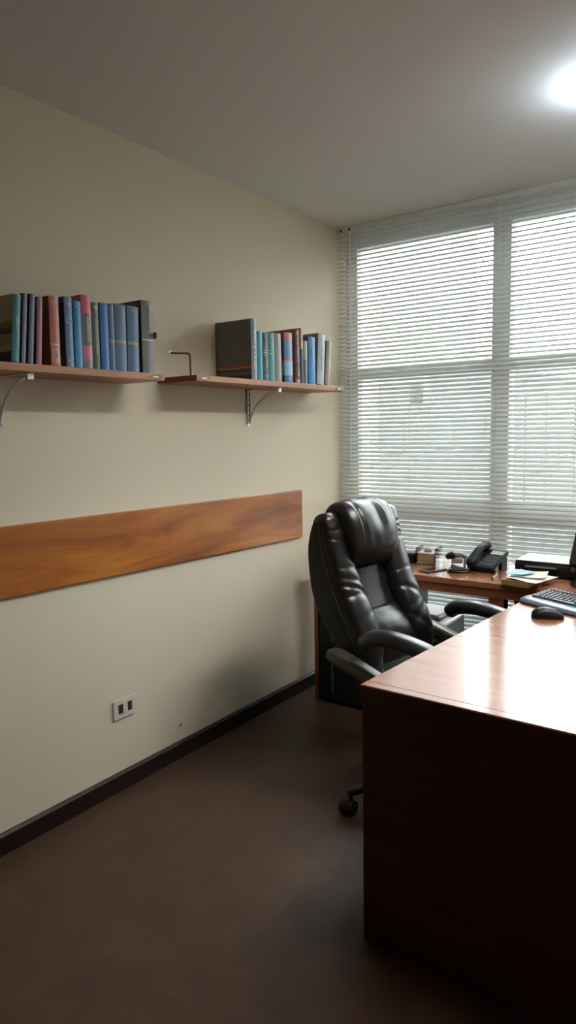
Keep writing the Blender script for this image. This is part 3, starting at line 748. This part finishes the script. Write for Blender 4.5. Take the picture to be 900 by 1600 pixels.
bb = thing('book', 'thick yellow brown book lying flat under loose papers on the window desk', 'book', (1.218, -.503, ZT), math.radians(-6))
MB().box(-.062,.062,-.075,.08,.0004,.0035).box(-.062,.062,-.075,.08,.0225,.0255).box(-.062,.062,-.075,-.0715,.0035,.0225).build('cover', M['brown_book'], bb)
MB().box(-.060,.060,-.0712,.077,.0037,.0223).build('page_block', M['pages'], bb)
def sheet(label, x, y, z, w, d, a, mat, ph, amp=.004):
    """a thin curled sheet stack with real thickness"""
    t = MB(); nx, ny = 10, 8
    def zz(i, j): return amp*(math.sin(ph+i*.55)*.5+.5)+amp*.8*((j/ny-.5)**2)*4*(math.cos(ph+i*.3)*.5+.5)
    vs = []; fs = []
    for lay in (0, 1):
        for j in range(ny+1):
            for i in range(nx+1):
                vs.append((-w/2+w*i/nx, -d/2+d*j/ny, zz(i,j)+lay*.0014))
    K = (nx+1)*(ny+1)
    for j in range(ny):
        for i in range(nx):
            q = (j*(nx+1)+i, j*(nx+1)+i+1, (j+1)*(nx+1)+i+1, (j+1)*(nx+1)+i)
            fs.append(tuple(reversed(q))); fs.append(tuple(k+K for k in q))
    border = [i for i in range(nx)]+[j*(nx+1)+nx for j in range(ny)]+[ny*(nx+1)+nx-i for i in range(nx)]+[(ny-j)*(nx+1) for j in range(ny)]
    for k in range(len(border)):
        a_, b_ = border[k], border[(k+1)%len(border)]
        fs.append((a_, b_, b_+K, a_+K))
    t.add(vs, fs)
    o = t.build('paper_sheet', mat, None, smooth=True, angle=40, loc=(x,y,z), rot=(0,0,math.radians(a)))
    return tag(o, label, 'paper')
sheet('white curled sheet lowest of the loose papers on the brown book', 1.256, -.487, ZT+.0262, .15, .185, -14, M['paper'], .3)
sheet('cream sheet in the middle of the loose papers near the printer', 1.238, -.455, ZT+.0345, .145, .15, 10, M['cream_paper'], 1.4)
sheet('pale blue leaflet on top of the loose papers', 1.205, -.475, ZT+.0425, .085, .11, -20, M['blue_paper'], 2.2, .003)

mo = thing('monitor', 'black computer monitor tilted back at the corner where the two desks meet', 'monitor', (1.545, -.465, ZT), math.radians(-38))
MB().lathe([(.001,.0006),(.118,.0006),(.122,.006),(.116,.016),(.075,.030),(.03,.036),(.001,.036)], 40, sx=1., sy=.72, mat=Matrix.Translation((-.055,.010,0))).build('base', M['blackgloss'], mo, smooth=True, angle=50)
MB().box(-.03,.03,.012,.034,.030,.24).build('stand_neck', M['black'], mo, bevel=.006)
TS = Matrix.Translation((0,-.012,.078)) @ Matrix.Rotation(math.radians(-13), 4, 'X')
MB().box(-.195,.235,-.012,.022,0,.30, TS).build('bezel', M['blackgloss'], mo, bevel=.006)
MB().box(-.178,.218,-.0128,-.0122,.022,.283, TS).build('screen', M['screen'], mo)

# ------------------------------------------------------------------ things on the big desk
kb = thing('keyboard', 'black keyboard coloured blue grey for sky sheen, palm rest overhanging the desk corner', 'keyboard', (1.297, -.838, ZT+.0005), math.radians(-24.2))
KW = .455
def kprof(x):
    return [(0,.0),(-.004,.006),(.002,.013),(.02,.0175),(.05,.0185),(.058,.0165),(.185,.0265),(.198,.026),(.203,.018),(.200,0)]
rings = []
for x, sc, dy in ((0,.72,.03),(.004,.86,.02),(.014,.95,.008),(.035,1,0),(.12,1,-.004),(.23,1,-.006),(.34,1,-.004),(.42,1,0),(.441,.95,.008),(.451,.86,.02),(.455,.72,.03)):
    rings.append([(x, dy*(1-y/.2)+.1+(y-.1)*(.9+.1*sc) , max(0,z*(.6+.4*sc))) for y, z in kprof(x)])
MB().loft(rings).build('keyboard_body', M['sky_sheen'], kb, smooth=True, angle=50)
ky = MB()
for r in range(6):
    y = .066+r*.0195+(0.006 if r == 5 else 0); z = .0172+(y-.058)*.079
    x = .022
    k = 0
    while x < KW-.03:
        w = .0155
        if r == 0 and 4 <= k <= 4: w = .10
        if k == 0: w = .0155+.0035*(5-r if r < 5 else 0)
        if x+w > KW-.018: break
        if not (.338 < x < .345):
            ky.add([(x,y,z-.001),(x+w,y,z-.001),(x+w,y+.0155,z),(x,y+.0155,z),(x+.002,y+.002,z+.006),(x+w-.002,y+.002,z+.006),(x+w-.002,y+.0135,z+.007),(x+.002,y+.0135,z+.007)],
              [(0,3,2,1),(4,5,6,7),(0,1,5,4),(1,2,6,5),(2,3,7,6),(3,0,4,7)])
        x += w+.0035; k += 1
ky.build('keys', M['keytop'], kb)
ms = thing('computer_mouse', 'black computer mouse in front of the keyboard', 'mouse', (1.467, -1.018, ZT), math.radians(22))
rings = []
for x, hwid, top in crom([(-.055,.012,.010),(-.050,.022,.022),(-.035,.029,.033),(-.01,.030,.038),(.015,.0285,.035),(.035,.028,.026),(.050,.024,.017),(.056,.014,.010)], 3):
    rings.append([(x, hwid*math.copysign(abs(math.cos(a))**.8, math.cos(a)), .0008+top*max(0, math.sin(a))**.75 if math.sin(a) > 0 else .0008) for a in [2*PI*j/24 for j in range(24)]])
MB().loft(rings).build('mouse_body', M['black'], ms, smooth=True, angle=60)
MB().lathe([(.001,-.004),(.009,-.0035),(.010,0),(.009,.0035),(.001,.004)], 20, Matrix.Translation((.030,0,.024)) @ Matrix.Rotation(PI/2,4,'X')).build('scroll_wheel', M['dkgrey'], ms, smooth=True)

# ------------------------------------------------------------------ world, camera, view
w = bpy.data.worlds.new('overcast_sky'); SC.world = w; w.use_nodes = True
bg = w.node_tree.nodes['Background']; bg.inputs['Color'].default_value = (.95, .98, 1., 1)
_wt = w.node_tree; _tc = _wt.nodes.new('ShaderNodeTexCoord'); _sx = _wt.nodes.new('ShaderNodeSeparateXYZ'); _mr = _wt.nodes.new('ShaderNodeMapRange')
_wt.links.new(_tc.outputs['Generated'], _sx.inputs[0]); _wt.links.new(_sx.outputs['Z'], _mr.inputs['Value'])
_mr.inputs['From Min'].default_value = 0.; _mr.inputs['From Max'].default_value = 1.      # overcast sky: three times brighter overhead
_mr.inputs['To Min'].default_value = 9.; _mr.inputs['To Max'].default_value = 30.
_wt.links.new(_mr.outputs['Result'], bg.inputs['Strength'])
C = Vector((2.1418, -3.5623, 1.43))
RT = Vector((.8147, .5796, -.0181)).normalized(); FW = Vector((-.5777, .8085, -.1124)).normalized()
DN = FW.cross(RT).normalized(); RT = DN.cross(FW).normalized()
cam = bpy.data.cameras.new('camera'); co = bpy.data.objects.new('camera', cam); COL.objects.link(co)
m = Matrix(((RT.x, -DN.x, -FW.x, C.x), (RT.y, -DN.y, -FW.y, C.y), (RT.z, -DN.z, -FW.z, C.z), (0,0,0,1)))
co.matrix_world = m
cam.sensor_fit = 'HORIZONTAL'; cam.sensor_width = 36.; cam.lens = 1090.58/900*36.
cam.clip_start = .02; cam.clip_end = 300
SC.camera = co
SC.view_settings.view_transform = 'Standard'; SC.view_settings.look = 'None'
SC.view_settings.exposure = 0.; SC.view_settings.gamma = 1.; SC.view_settings.use_curve_mapping = False
try:
    SC.cycles.use_denoising = True
    SC.cycles.max_bounces = 14; SC.cycles.diffuse_bounces = 8; SC.cycles.transparent_max_bounces = 16
    SC.cycles.sample_clamp_indirect = 8.
except Exception: pass
